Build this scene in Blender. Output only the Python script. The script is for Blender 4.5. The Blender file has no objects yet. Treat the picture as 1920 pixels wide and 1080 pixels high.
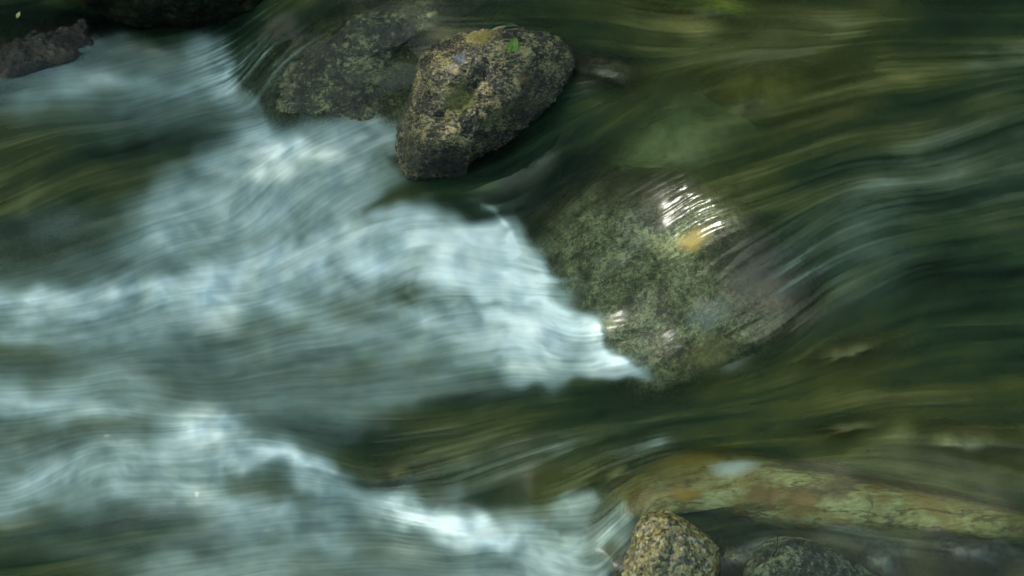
import bpy, math, random
import numpy as np
from mathutils import Vector, noise, Matrix
from mathutils.bvhtree import BVHTree

random.seed(4)
RNG = np.random.default_rng(11)
SC = bpy.context.scene
COL = SC.collection

# ------------------------------------------------------------------ camera
PITCH, DIST, FPX = math.radians(32), 8.0, 5120.0       # FPX: focal length in pixels of a 1920 wide picture
AIM = Vector((0, 0, 0.06))
CAM = AIM + DIST * Vector((0, -math.cos(PITCH), math.sin(PITCH)))
FWD = (AIM - CAM).normalized()
RIGHT = Vector((1, 0, 0))
UP = RIGHT.cross(FWD)
cam_data = bpy.data.cameras.new('camera')
cam_data.sensor_width = 36
cam_data.lens = FPX / 1920 * 36
cam_data.clip_start = 0.1
cam_data.clip_end = 2000
cam_data.dof.use_dof = True
cam_data.dof.focus_distance = 8.25
cam_data.dof.aperture_fstop = 11.0
cam = bpy.data.objects.new('camera', cam_data)
COL.objects.link(cam)
cam.location = CAM
cam.rotation_euler = (math.pi / 2 - PITCH, 0, 0)
SC.camera = cam

# ------------------------------------------------------------------ sky, sun, exposure
SUN = Vector((-0.62, 0.25, 0.74)).normalized()          # towards the sun
world = bpy.data.worlds.new("World")
SC.world = world
world.use_nodes = True
wn = world.node_tree
bg = wn.nodes['Background']
sky = wn.nodes.new('ShaderNodeTexSky')
sky.sky_type = 'NISHITA'
sky.sun_disc = False
sky.sun_elevation = math.asin(SUN.z)
sky.sun_rotation = math.atan2(SUN.x, SUN.y)
sky.dust_density = 3.0
sky.ozone_density = 0.6
bg.inputs['Strength'].default_value = 0.15
warm = wn.nodes.new('ShaderNodeMix'); warm.data_type = 'RGBA'; warm.blend_type = 'MULTIPLY'
warm.inputs[0].default_value = 1
warm.inputs[7].default_value = (.91, 1.0, .79, 1)          # tint takes blue out of the sky light, as white balance
wn.links.new(sky.outputs[0], warm.inputs[6])
wn.links.new(warm.outputs[2], bg.inputs['Color'])
sun_data = bpy.data.lights.new('sun', 'SUN')
sun_data.energy = 2.0
sun_data.angle = math.radians(0.5)
sun_data.color = (1, 0.95, 0.87)
sun = bpy.data.objects.new('sun', sun_data)
COL.objects.link(sun)
sun.location = SUN * 20
sun.rotation_euler = SUN.to_track_quat('Z', 'Y').to_euler()
SC.view_settings.view_transform = 'Standard'
SC.view_settings.look = 'None'
SC.view_settings.exposure = 1.55
SC.view_settings.gamma = 1
SC.cycles.max_bounces = 10
SC.cycles.transparent_max_bounces = 12
SC.cycles.caustics_reflective = False
SC.cycles.sample_clamp_indirect = 4

# ------------------------------------------------------------------ helpers: rays of the plan
A_ = np.array
cC, cF, cR, cU = A_(CAM), A_(FWD), A_(RIGHT), A_(UP)

def ray(u, v):
    u = np.asarray(u, float)[..., None]; v = np.asarray(v, float)[..., None]
    return cF * FPX + cR * (u - 960) - cU * (v - 540)

def at_z(u, v, z):
    d = ray(u, v)
    t = (np.asarray(z, float) - cC[2]) / d[..., 2]
    return cC + d * t[..., None]

def at_depth(u, v, depth):
    return cC + ray(u, v) / FPX * np.asarray(depth, float)[..., None]

def depth_of(u, v, z):
    p = at_z(A_([u]), A_([v]), A_([z]))[0]
    return float((p - cC) @ cF)

def tag(o, label=None, cat=None, group=None, kind=None):
    if label: o['label'] = label
    if cat: o['category'] = cat
    if group: o['group'] = group
    if kind: o['kind'] = kind
    return o

def mesh_obj(name, verts, faces, mat, parent=None, smooth=True):
    me = bpy.data.meshes.new(name)
    verts = np.asarray(verts, np.float32)
    if isinstance(faces, np.ndarray):
        n = len(faces); k = faces.shape[1]
        me.vertices.add(len(verts)); me.vertices.foreach_set('co', verts.ravel())
        me.loops.add(n * k); me.loops.foreach_set('vertex_index', faces.ravel().astype(np.int32))
        me.polygons.add(n)
        me.polygons.foreach_set('loop_start', np.arange(0, n * k, k, dtype=np.int32))
        me.update(calc_edges=True)
    else:
        me.from_pydata([tuple(map(float, p)) for p in verts], [], faces)
    me.polygons.foreach_set('use_smooth', [smooth] * len(me.polygons))
    me.update()
    if mat: me.materials.append(mat)
    o = bpy.data.objects.new(name, me)
    COL.objects.link(o)
    if parent: o.parent = parent
    return o

def attr(me, name, vals):
    a = me.attributes.new(name, 'FLOAT', 'POINT')
    a.data.foreach_set('value', np.asarray(vals, np.float32).ravel())

# ------------------------------------------------------------------ helpers: fields on the plan grid
STEP = 1.6
U0, U1, V0, V1 = -420, 2340, -260, 1340
gu = np.arange(U0, U1, STEP); gv = np.arange(V0, V1, STEP)
GW, GH = len(gu), len(gv)
GU, GV = np.meshgrid(gu, gv)
CS = 8                                                   # coarse grid factor
cu = np.linspace(U0, gu[-1], GW // CS + 1); cv = np.linspace(V0, gv[-1], GH // CS + 1)
CU, CV = np.meshgrid(cu, cv)

def bil(f, x, y):
    """bilinear sample of f[H,W(,C)] at float index arrays"""
    H, W = f.shape[:2]
    x = np.clip(x, 0, W - 1.001); y = np.clip(y, 0, H - 1.001)
    xi = x.astype(np.int32); yi = y.astype(np.int32)
    fx = (x - xi).astype(np.float32); fy = (y - yi).astype(np.float32)
    if f.ndim == 3: fx = fx[..., None]; fy = fy[..., None]
    a = f[yi, xi]; b = f[yi, xi + 1]; c = f[yi + 1, xi]; d = f[yi + 1, xi + 1]
    return (a * (1 - fx) + b * fx) * (1 - fy) + (c * (1 - fx) + d * fx) * fy

def fine(f):
    """coarse field -> fine grid"""
    return bil(f.astype(np.float32), (GU - U0) / (cu[1] - cu[0]), (GV - V0) / (cv[1] - cv[0]))

def sample(f, u, v):
    """fine field at photo-plan coordinates, held constant beyond the edge"""
    return bil(f, (np.asarray(u, float) - U0) / STEP, (np.asarray(v, float) - V0) / STEP)

def blur(f, s):
    H, W = f.shape
    P = int(min(3 * s, 200)) + 1
    g = np.pad(f, P, mode='reflect') if P < min(H, W) else f
    ky = np.fft.fftfreq(g.shape[0])[:, None]; kx = np.fft.rfftfreq(g.shape[1])[None]
    G = np.exp(-2 * (math.pi * s) ** 2 * (kx ** 2 + ky ** 2))
    r = np.fft.irfft2(np.fft.rfft2(g) * G, g.shape)
    return r[P:P + H, P:P + W].astype(np.float32)

def nz(s, shape=None):
    if shape is None: s = s * 2.2 / STEP                  # sizes were judged on a 2.2 step
    f = blur(RNG.standard_normal(shape or (GH, GW)).astype(np.float32), s)
    return (f - f.mean()) / f.std()

def norm(f):
    return (f - f.mean()) / (f.std() + 1e-9)

def sstep(a, b, x):
    t = np.clip((x - a) / (b - a), 0, 1)
    return t * t * (3 - 2 * t)

def poly_sd(poly, X, Y):
    """signed distance, positive inside"""
    P = A_(poly, float); n = len(P)
    d2 = np.full(X.shape, 1e18); inside = np.zeros(X.shape, bool)
    for i in range(n):
        a = P[i]; b = P[(i + 1) % n]; e = b - a
        wx, wy = X - a[0], Y - a[1]
        t = np.clip((wx * e[0] + wy * e[1]) / (e @ e + 1e-9), 0, 1)
        d2 = np.minimum(d2, (wx - t * e[0]) ** 2 + (wy - t * e[1]) ** 2)
        c = ((a[1] > Y) != (b[1] > Y))
        with np.errstate(divide='ignore', invalid='ignore'):
            inside ^= c & (X < (b[0] - a[0]) * (Y - a[1]) / (b[1] - a[1] + 1e-12) + a[0])
    return np.where(inside, 1, -1) * np.sqrt(d2)

def line_d(pts, X, Y):
    P = A_(pts, float); d2 = np.full(X.shape, 1e18)
    for a, b in zip(P[:-1], P[1:]):
        e = b - a; wx, wy = X - a[0], Y - a[1]
        t = np.clip((wx * e[0] + wy * e[1]) / (e @ e + 1e-9), 0, 1)
        d2 = np.minimum(d2, (wx - t * e[0]) ** 2 + (wy - t * e[1]) ** 2)
    return np.sqrt(d2)

# ------------------------------------------------------------------ water level (metres) over the plan
HP = [(1900,0,.30),(1500,0,.30),(1200,20,.30),(1000,20,.29),(800,10,.27),(650,10,.24),(560,30,.19),(500,60,.12),(440,130,.02),(470,200,.0),
 (700,170,.06),(620,226,.0),(735,240,.0),(560,120,.07),(1900,300,.30),(1700,300,.30),(1500,250,.30),(1300,200,.29),(1200,130,.27),(1300,330,.285),
 (1230,330,.26),(1400,400,.285),(1150,400,.19),(1060,430,.10),(1290,500,.19),(1285,400,.228),(1335,380,.272),(1240,430,.178),(1100,112,.288),(1085,165,.25),(1450,500,.245),(1180,580,.09),(1350,620,.13),(1200,700,.0),
 (1300,690,.05),(1450,640,.16),(1550,560,.235),(1100,240,.20),(1000,310,.10),(900,370,.02),(800,390,-.02),(770,320,.0),
 (950,450,.03),(1010,500,.04),(1090,580,.04),(1170,680,.02),(850,480,.025),(700,450,.0),(500,450,.0),(200,450,.0),(0,450,.0),(700,600,.0),(0,600,-.02),(400,650,-.03),
 (1100,720,-.01),(900,690,-.01),(1600,700,.20),(1900,700,.25),(1400,760,.12),(1200,770,.05),(1000,800,.0),(800,830,-.04),(700,905,-.075),(550,780,-.03),
 (1250,860,.12),(1400,860,.15),(1600,890,.17),(1900,950,.18),(1180,930,.09),(1120,1030,-.05),(1060,1000,-.06),(1350,1010,.03),(1500,1060,.0),
 (1700,1040,.06),(1900,1060,.08),(1000,930,-.06),(900,1000,-.07),(600,1000,-.08),(640,880,-.05),(500,830,-.025),(350,790,-.02),(200,850,-.06),
 (0,900,-.08),(300,1060,-.10),(0,1060,-.10),(900,1080,-.08),(0,200,.0),(200,150,.01),(300,60,.02),(50,20,.05),(300,300,-.01),
 (-400,300,-.02),(-400,900,-.1),(2350,100,.31),(2350,700,.27),(2350,1300,.1),(1000,-300,.32),(2000,-300,.33),(-300,-300,.08),(300,-300,.12),(800,1350,-.1),(1500,1350,.0),(-300,1350,-.12)]
HPa = A_(HP)
def tps(P, Q, reg=2e-3):
    s = 1000.0
    X = P[:, :2] / s; n = len(X)
    def K(a, b):
        r2 = ((a[:, None] - b[None]) ** 2).sum(-1)
        return 0.5 * r2 * np.log(r2 + 1e-12)
    M = np.zeros((n + 3, n + 3)); M[:n, :n] = K(X, X) + reg * np.eye(n)
    M[:n, n] = 1; M[:n, n + 1:] = X; M[n:, :n] = M[:n, n:].T
    w = np.linalg.solve(M, np.r_[P[:, 2], 0, 0, 0])
    Y = Q / s
    return K(Y, X) @ w[:n] + w[n] + Y @ w[n + 1:]
Hc = tps(HPa, np.stack([CU.ravel(), CV.ravel()], 1)).reshape(CU.shape)
H0 = fine(np.clip(Hc, -.16, .36))

# ------------------------------------------------------------------ flow directions
FLOW = [
 [(2300,60),(1900,55),(1600,50),(1300,58),(1000,30),(760,20),(600,50),(500,110),(440,180)],
 [(700,40),(580,80),(500,150),(470,210)],
 [(2300,160),(1900,230),(1700,290),(1500,330),(1300,380),(1200,470),(1110,560)],
 [(1500,120),(1350,150),(1200,220),(1080,310),(960,380),(800,410),(690,420)],
 [(1400,250),(1250,290),(1130,370),(1040,450)],
 [(1900,350),(1700,380),(1550,430),(1400,520),(1290,630),(1190,700)],
 [(1900,470),(1700,500),(1560,570),(1440,660),(1320,710),(1200,738),(1050,750),(850,790),(650,830)],
 [(2300,600),(1900,620),(1700,640),(1550,690),(1400,740),(1200,775),(1000,800),(800,850),(680,900)],
 [(2300,760),(1900,740),(1650,760),(1450,790),(1250,800),(1080,840),(960,890),(860,930)],
 [(1400,830),(1230,850),(1120,890),(1010,950)],
 [(2300,980),(1950,960),(1750,915),(1550,890),(1380,890),(1240,910),(1170,950),(1110,1030)],
 [(1900,1000),(1700,985),(1500,960),(1350,945),(1240,960),(1180,1010),(1130,1070)],
 [(1950,1060),(1750,1050),(1550,1010),(1420,1010),(1340,1050),(1300,1100)],
 [(1150,690),(1000,690),(850,690),(650,720),(450,740),(200,750),(-100,760),(-400,770)],
 [(1120,620),(980,590),(820,600),(620,640),(400,690),(150,720),(-200,740)],
 [(1010,500),(880,470),(760,480),(600,540),(420,590),(200,630),(-50,670),(-400,700)],
 [(740,420),(600,460),(430,520),(250,570),(0,610),(-400,640)],
 [(720,250),(580,310),(430,400),(300,490),(130,560),(-50,600)],
 [(740,330),(600,400),(440,480),(250,560),(0,620)],
 [(430,120),(350,150),(200,180),(50,190),(-300,200)],
 [(470,220),(360,240),(250,270),(100,330),(-100,400)],
 [(300,90),(150,120),(0,150)],
 [(1000,760),(750,790),(550,770),(350,760),(150,740),(-100,760)],
 [(700,890),(600,860),(480,810),(380,800),(200,850),(0,900),(-200,920)],
 [(1100,950),(950,960),(780,965),(620,960),(430,960),(200,990),(-100,1030)],
 [(1090,1060),(900,1040),(720,1030),(500,1040),(300,1070),(0,1120),(-200,1140)],
 [(400,-60),(200,-20),(0,20)],
]
num = np.zeros(CU.shape + (2,)); den = np.zeros(CU.shape)
for ln in FLOW:
    P = A_(ln, float)
    seg = []
    for a, b in zip(P[:-1], P[1:]):
        n = max(2, int(np.hypot(*(b - a)) / 25))
        for k in range(n):
            seg.append((*(a + (b - a) * k / n), *((b - a) / np.hypot(*(b - a)))))
    for x, y, dx, dy in seg:
        w = 1.0 / (((CU - x) ** 2 + (CV - y) ** 2) + 30.0 ** 2) ** 2
        num[..., 0] += w * dx; num[..., 1] += w * dy; den += w
num /= den[..., None]
num /= np.linalg.norm(num, axis=-1, keepdims=True) + 1e-6
FX, FY = fine(num[..., 0]), fine(num[..., 1])

# ------------------------------------------------------------------ foam plan (0..1), painted in order: level, softness, outline
FOAM = [
 (.56, 90, [(-600,560),(300,500),(700,420),(1000,480),(1180,700),(1000,735),(800,790),(620,850),(660,930),(900,940),(1130,960),(1150,1200),(-600,1450)]),
 (.46, 50, [(-600,110),(120,120),(250,85),(430,70),(470,200),(500,228),(740,240),(750,330),(690,420),(500,470),(300,520),(-600,540)]),
 (.60, 30, [(340,90),(430,72),(452,140),(470,200),(440,240),(360,210),(320,140)]),
 (.52, 22, [(60,170),(200,150),(330,160),(400,205),(300,215),(150,190),(0,215)]),
 (.40, 20, [(120,80),(300,75),(330,110),(200,130),(90,140)]),
 (.12, 60, [(-300,210),(0,215),(150,235),(300,235),(420,255),(380,300),(300,350),(200,400),(60,450),(-300,520)]),
 (.26, 40, [(-300,430),(60,400),(200,380),(280,400),(200,450),(60,500),(-300,530)]),
 (.36, 30, [(40,390),(140,370),(210,385),(150,430),(60,440)]),
 (.74, 40, [(480,235),(560,235),(640,228),(740,250),(745,300),(650,340),(520,370),(380,360),(350,320),(420,270)]),
 (.86, 22, [(490,250),(560,255),(590,275),(580,320),(520,325),(470,285)]),
 (.70, 55, [(300,330),(520,360),(700,330),(750,345),(690,395),(560,440),(380,480),(250,500),(230,440)]),
 (.80, 30, [(640,408),(720,398),(770,410),(860,432),(950,445),(1000,490),(1050,545),(1100,590),(1150,650),(1195,705),(1150,722),(1040,715),(950,690),(850,640),(760,580),(640,560),(480,575),(300,600),(100,608),(-100,610),(-100,545),(150,545),(330,520),(450,480),(540,450)]),
 (.93, 28, [(760,440),(860,450),(960,470),(1020,530),(1080,590),(1120,640),(1080,690),(1000,670),(920,610),(850,560),(740,520),(640,500),(640,460)]),
 (.98, 20, [(900,540),(980,530),(1040,570),(1080,630),(1000,630),(920,590)]),
 (.95, 14, [(1090,610),(1130,640),(1170,672),(1185,700),(1120,695),(1090,660)]),
 (.62, 25, [(640,520),(720,520),(880,560),(900,590),(760,560),(660,545)]),
 (.60, 30, [(560,600),(760,610),(860,660),(800,680),(640,640)]),
 (.76, 20, [(1190,712),(1080,724),(950,715),(860,690),(960,690),(1080,700)]),
 (.50, 50, [(300,690),(560,690),(760,700),(900,730),(760,780),(560,770),(330,735)]),
 (.36, 40, [(480,780),(620,770),(760,790),(700,830),(600,850),(540,820)]),
 (.64, 40, [(-300,610),(0,600),(250,610),(420,600),(300,660),(100,690),(-300,700)]),
 (.44, 40, [(-300,625),(60,630),(180,690),(60,720),(-300,720)]),
 (.62, 30, [(-300,730),(60,725),(200,745),(230,770),(100,790),(-300,800)]),
 (.48, 30, [(60,790),(230,780),(300,800),(200,835),(60,835)]),
 (.76, 32, [(200,820),(320,785),(420,790),(500,835),(570,870),(625,890),(660,930),(560,925),(450,900),(380,900),(250,920),(80,950),(0,940),(60,880)]),
 (.86, 18, [(330,795),(420,800),(480,835),(560,870),(620,900),(520,890),(420,850),(340,830)]),
 (.46, 20, [(430,890),(520,895),(560,940),(500,960),(430,940)]),
 (.66, 25, [(-300,910),(80,910),(180,930),(120,950),(-300,960)]),
 (.30, 40, [(-300,975),(100,960),(320,980),(420,1010),(300,1050),(100,1150),(-300,1300)]),
 (.12, 40, [(-300,1010),(120,1030),(190,1060),(130,1150),(-300,1300)]),
 (.70, 40, [(640,920),(760,940),(900,945),(1080,965),(1100,1030),(1150,1080),(1150,1200),(900,1200),(960,1060),(860,1010),(700,985),(600,960)]),
 (.93, 22, [(700,945),(780,950),(880,960),(960,990),(930,1015),(820,1005),(730,985)]),
 (.80, 25, [(960,990),(1060,985),(1090,1040),(1120,1090),(1000,1080),(950,1040)]),
 (.45, 25, [(640,1010),(800,1030),(860,1060),(780,1100),(600,1100),(540,1050)]),
 (.60, 24, [(440,968),(520,965),(600,1000),(640,1030),(580,1010),(520,985)]),
 (.50, 12, [(780,915),(860,915),(900,935),(820,935)]),
 (.10, 120, [(1480,300),(1950,140),(2300,140),(2300,430),(1750,450),(1560,520),(1450,420)]),
 (.18, 40, [(1570,400),(1660,400),(1720,460),(1660,540),(1590,580),(1560,500)]),
 # dark smooth tongues and glassy water
 (.05, 18, [(690,388),(760,368),(830,350),(880,328),(960,300),(1030,400),(1015,452),(960,424),(860,408),(770,393)]),
 (.05, 40, [(1215,735),(1060,742),(960,752),(860,785),(760,800),(660,850),(650,890),(700,925),(820,925),(1000,945),(1080,940),(1160,880),(1500,760),(1500,700)]),
 (.17, 12, [(430,150),(470,90),(540,40),(640,60),(560,140),(485,215),(470,195),(448,150)]),
 (.0, 16, [(610,60),(760,60),(775,160),(748,228),(700,225),(560,205)]),
 (.10, 18, [(715,305),(745,300),(800,345),(735,335)]),
 (.70, 26, [(1030,680),(1130,680),(1185,692),(1212,708),(1200,717),(1120,724),(1030,722)]),
 # small falls and mist
 (.60, 20, [(1165,945),(1185,970),(1165,1010),(1120,1050),(1098,1045),(1110,1010),(1140,965)]),
 (.12, 12, [(1140,1040),(1175,1020),(1180,1090),(1130,1090)]),  # low foam paints the dark shadow between fall and granite
 (.55, 12, [(1040,950),(1100,930),(1120,945),(1090,985),(1040,990)]),
]
WX, WY = nz(14, CU.shape) , nz(14, CU.shape)             # broad and fine warps make outlines billow
F = np.zeros((GH, GW), np.float32)
w1x, w1y, w2x, w2y = nz(22), nz(22), nz(6), nz(6)
nearb = np.exp(-(line_d([(930,440),(1020,500),(1110,600),(1190,700)], GU, GV) / 60) ** 2)
UX = GU + 13 * w1x + 6 * w2x + nearb * 13 * nz(9); UY = GV + 11 * w1y + 6 * w2y + nearb * 10 * nz(9)
for lev, soft, poly in FOAM:
    P = A_(poly, float)
    x0, y0 = P.min(0) - 1.6 * soft - 40; x1, y1 = P.max(0) + 1.6 * soft + 40
    ix0 = max(0, int((x0 - U0) / STEP)); ix1 = min(GW, int((x1 - U0) / STEP) + 2)
    iy0 = max(0, int((y0 - V0) / STEP)); iy1 = min(GH, int((y1 - V0) / STEP) + 2)
    if ix1 <= ix0 or iy1 <= iy0: continue
    sl = (slice(iy0, iy1), slice(ix0, ix1))
    sd = poly_sd(poly, UX[sl], UY[sl])
    w = sstep(-soft, soft, sd)
    F[sl] = F[sl] * (1 - w) + lev * w

# ------------------------------------------------------------------ streaks: noise drawn out along the flow
TURB = sstep(.35, .8, blur(F, 10))
def curl(s, amp):
    n = nz(s); gy, gx = np.gradient(n)
    k = amp / (np.sqrt(gx ** 2 + gy ** 2).mean() + 1e-9)
    return gy * k, -gx * k
c1 = curl(30, 1); c2 = curl(11, 1)
def field(a, b):
    x = FX + TURB * (a * c1[0] + b * c2[0]) + .06 * c1[0]; y = FY + TURB * (a * c1[1] + b * c2[1]) + .06 * c1[1]
    l = np.hypot(x, y) + 1e-6
    return (x / l).astype(np.float32), (y / l).astype(np.float32)
IX, IY = np.meshgrid(np.arange(GW, dtype=np.float32), np.arange(GH, dtype=np.float32))
def draw_out(chans, fx, fy, levels, raw=False):
    f = np.stack(chans, -1).astype(np.float32); D = np.stack([fx, fy], -1)
    for _ in range(levels):
        x = IX + D[..., 0]; y = IY + D[..., 1]
        f = .5 * (f + bil(f, x, y)); D = D + bil(D, x, y)
    if raw: return [f[..., i] for i in range(f.shape[-1])]
    return [norm(f[..., i]) for i in range(f.shape[-1])]
def crisp(f): return norm(f - .75 * blur(f, 2.5))
lx, ly = field(.12, .05)
ROUGH = F * np.clip(1 + .35 * nz(2.5) + .25 * nz(6), 0, 1.5)
F = np.clip(.8 * F + .2 * draw_out([ROUGH], -lx, -ly, 5, True)[0], 0, 1)   # foam trails off downstream
L1, L2, L3 = draw_out([nz(.6), nz(2.2), nz(7)], lx, ly, 7)          # long silk
L1 = crisp(L1)
tx, ty = field(.24, .16)
T1, T2, T3 = draw_out([nz(.7), nz(2.0), nz(6)], tx, ty, 4)          # torn, short
T1 = crisp(T1)
WISP, = draw_out([nz(9) + .6 * nz(18)], tx, ty, 6)
vx, vy = field(.75, .55)
VEIL, FROTH = draw_out([-np.abs(nz(9)) - .6 * np.abs(nz(4.5)), -np.abs(nz(3)) - .5 * np.abs(nz(1.5))], vx, vy, 4)     # folded veils and fine froth
VEIL = np.clip(VEIL, -2.2, 2.2); FROTH = np.clip(FROTH, -2.2, 2.2)
def mixf(a, b, t): return a * (1 - t) + b * t
CLOUD = norm(.5 * nz(3) + .7 * nz(6) + nz(13) + 1.1 * nz(28))
S1, S2, S3 = mixf(L1, T1, TURB * .7), mixf(L2, T2, TURB * .7), mixf(L3, T3, TURB * .7)

mid = 4 * F * (1 - F)
LV = F + (.020 * L1 + .004 * T1 + .020 * L2 + .040 * L3 + TURB * (.014 * CLOUD + .034 * WISP + .026 * VEIL + .016 * FROTH)) * (.25 + .9 * mid) * (.4 + .6 * TURB)
# thin pale threads on the glassy water, some painting sky reflections as foam
THR = [((1650,330),(1900,230),90,.06),((1600,370),(1780,290),50,.10),((1850,330),(1950,300),80,.08),((1850,120),(2000,110),50,.14),((1030,300),(940,400),30,.14),((1120,290),(1000,390),24,.10),
       ((1350,560),(1500,470),60,.06),((1530,490),(1640,430),70,.08),((860,900),(1060,840),35,.22),((1060,850),(1220,820),28,.2),((1180,870),(1250,830),24,.13),
       ((700,860),(900,800),60,.06),((1250,420),(1100,560),60,.08),((440,150),(520,60),40,.05),((1500,520),(1380,680),30,.16),((650,200),(740,150),50,.10),
       ((1350,1060),(1430,1020),26,.2),((1560,990),(1680,1030),40,.14)]
ARC = line_d([(858,380),(885,373),(905,378),(925,393),(940,413),(955,440),(968,470)], GU + 4 * w2x, GV + 4 * w2y)
LV += (.26 * np.exp(-(ARC / 5) ** 2) + .12 * np.exp(-(ARC / 16) ** 2)) * np.clip((GU - 850) / 70, .15, 1) * (1 + .4 * S2)
for a, b, r, k in THR:
    w = np.exp(-(line_d([a, b], GU, GV) / r) ** 2)
    LV += w * k * np.clip(.7 + .4 * S2 + .25 * S3 + .10 * S1, 0, 1.7)
LV += .018 * np.clip(S2, 0, 2) * (1 - TURB)
for q, r, k in [([(640,430),(450,500),(250,545),(0,562)],22,.12),([(760,470),(600,560),(400,585),(200,605),(0,625)],20,.10),([(900,575),(780,550),(640,575)],24,-.16),
                ([(560,615),(420,645),(200,665),(-50,668)],26,-.13),([(800,690),(560,705),(330,725)],30,-.10),([(250,772),(60,745),(-60,760)],18,.12),([(260,792),(80,812),(-40,835)],22,-.15),
                ([(340,792),(420,800),(500,838),(610,890)],28,.12),([(430,905),(500,912),(560,945)],22,-.16),([(430,968),(520,966),(600,1000),(645,1035)],20,.08),([(395,85),(435,125),(425,185)],26,.14),
                ([(50,188),(200,162),(340,168)],20,.13),([(0,200),(90,192),(160,195)],15,.10),([(290,195),(420,198)],18,-.13),([(540,300),(590,310)],20,-.16),([(460,262),(560,262)],16,.12),
                ([(760,420),(860,440),(950,465),(1010,520)],24,.10),([(1010,520),(1090,610),(1170,690)],26,.14),([(300,985),(120,985),(-40,1000)],22,-.10),([(690,950),(800,975),(930,1000)],22,.12),([(180,960),(420,945),(560,965)],14,.10)]:   # crests and troughs of the rapid
    LV += k * np.exp(-(line_d(q, .6 * GU + .4 * UX, .6 * GV + .4 * UY) / r) ** 2) * (.8 + .25 * S3 + .2 * S2)
for q, r, k in [([(1170,955),(1110,1040)],34,.05),([(540,50),(445,140)],60,.12),([(1850,950),(1550,925),(1250,905)],42,.045),([(1500,990),(1750,1000)],30,.03),([(1240,860),(1050,930)],50,.05),([(1420,430),(1230,650)],120,.02),([(1500,520),(1380,660)],60,.06),([(1190,380),(1050,520)],70,.04)]:   # streaming threads of the small falls
    LV += k * np.exp(-(line_d(q, GU, GV) / r) ** 2) * (L2 + .8 * L1)
LV = np.clip(LV, 0, 1)
FOAMF = np.clip(LV, 0, 1) ** 2.0

# ------------------------------------------------------------------ surface relief
HB = blur(H0, 3)
RELIEF = TURB * (.004 * T3 + .0007 * T2 + .00015 * T1 + .002 * CLOUD + .003 * WISP) + (.0013 * L3 + .00045 * L2 + .00010 * L1)
RELIEF += .008 * blur(F, 12) * nz(26)
for gx_, gy_, gr_, ga_ in [(1285,400,60,.75),(1180,650,40,.5),(760,955,90,.5),(1385,610,40,.4)]:      # riffles that catch the sun
    RELIEF += ga_ * np.clip(.7 + .6 * nz(7), 0, 1.6) * np.exp(-((GU - gx_) ** 2 + (GV - gy_) ** 2) / gr_ ** 2) * (.0024 * L2 + .0016 * L1)
HW = HB + RELIEF

# ------------------------------------------------------------------ materials
def new_mat(name):
    m = bpy.data.materials.new(name); m.use_nodes = True
    nt = m.node_tree; nt.nodes.clear()
    out = nt.nodes.new('ShaderNodeOutputMaterial')
    return m, nt, out
def N(nt, typ, **kw):
    n = nt.nodes.new(typ)
    for k, v in kw.items():
        if k.startswith('_'): setattr(n, k[1:], v)
        else: n.inputs[k.replace('__', ' ')].default_value = v
    return n
def ramp(nt, src, stops, interp='LINEAR'):
    r = nt.nodes.new('ShaderNodeValToRGB'); r.color_ramp.interpolation = interp
    e = r.color_ramp.elements
    while len(e) < len(stops): e.new(.5)
    for el, (p, c) in zip(e, stops):
        el.position = p; el.color = (*c, 1) if len(c) == 3 else c
    nt.links.new(src, r.inputs[0])
    return r.outputs[0]
def mixc(nt, a, b, f, mode='MIX'):
    m = nt.nodes.new('ShaderNodeMix'); m.data_type = 'RGBA'; m.blend_type = mode
    for i, s in ((0, f), (6, a), (7, b)):
        if hasattr(s, 'links'): nt.links.new(s, m.inputs[i])
        else: m.inputs[i].default_value = s if i == 0 else (*s, 1)
    return m.outputs[2]
def mathn(nt, op, a, b=0.0, clamp=False):
    m = nt.nodes.new('ShaderNodeMath'); m.operation = op; m.use_clamp = clamp
    for i, s in ((0, a), (1, b)):
        if hasattr(s, 'links'): nt.links.new(s, m.inputs[i])
        else: m.inputs[i].default_value = s
    return m.outputs[0]
def coords(nt, scale=(1, 1, 1), rot=(0, 0, 0)):
    t = nt.nodes.new('ShaderNodeTexCoord'); m = nt.nodes.new('ShaderNodeMapping')
    m.inputs['Scale'].default_value = scale; m.inputs['Rotation'].default_value = rot
    nt.links.new(t.outputs['Object'], m.inputs['Vector'])
    return m.outputs[0]
def noise_tex(nt, vec, scale, detail=4, rough=.6, dist=0.0):
    n = N(nt, 'ShaderNodeTexNoise', Scale=scale, Detail=detail, Roughness=rough, Distortion=dist)
    nt.links.new(vec, n.inputs['Vector'])
    return n.outputs[0]

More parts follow.
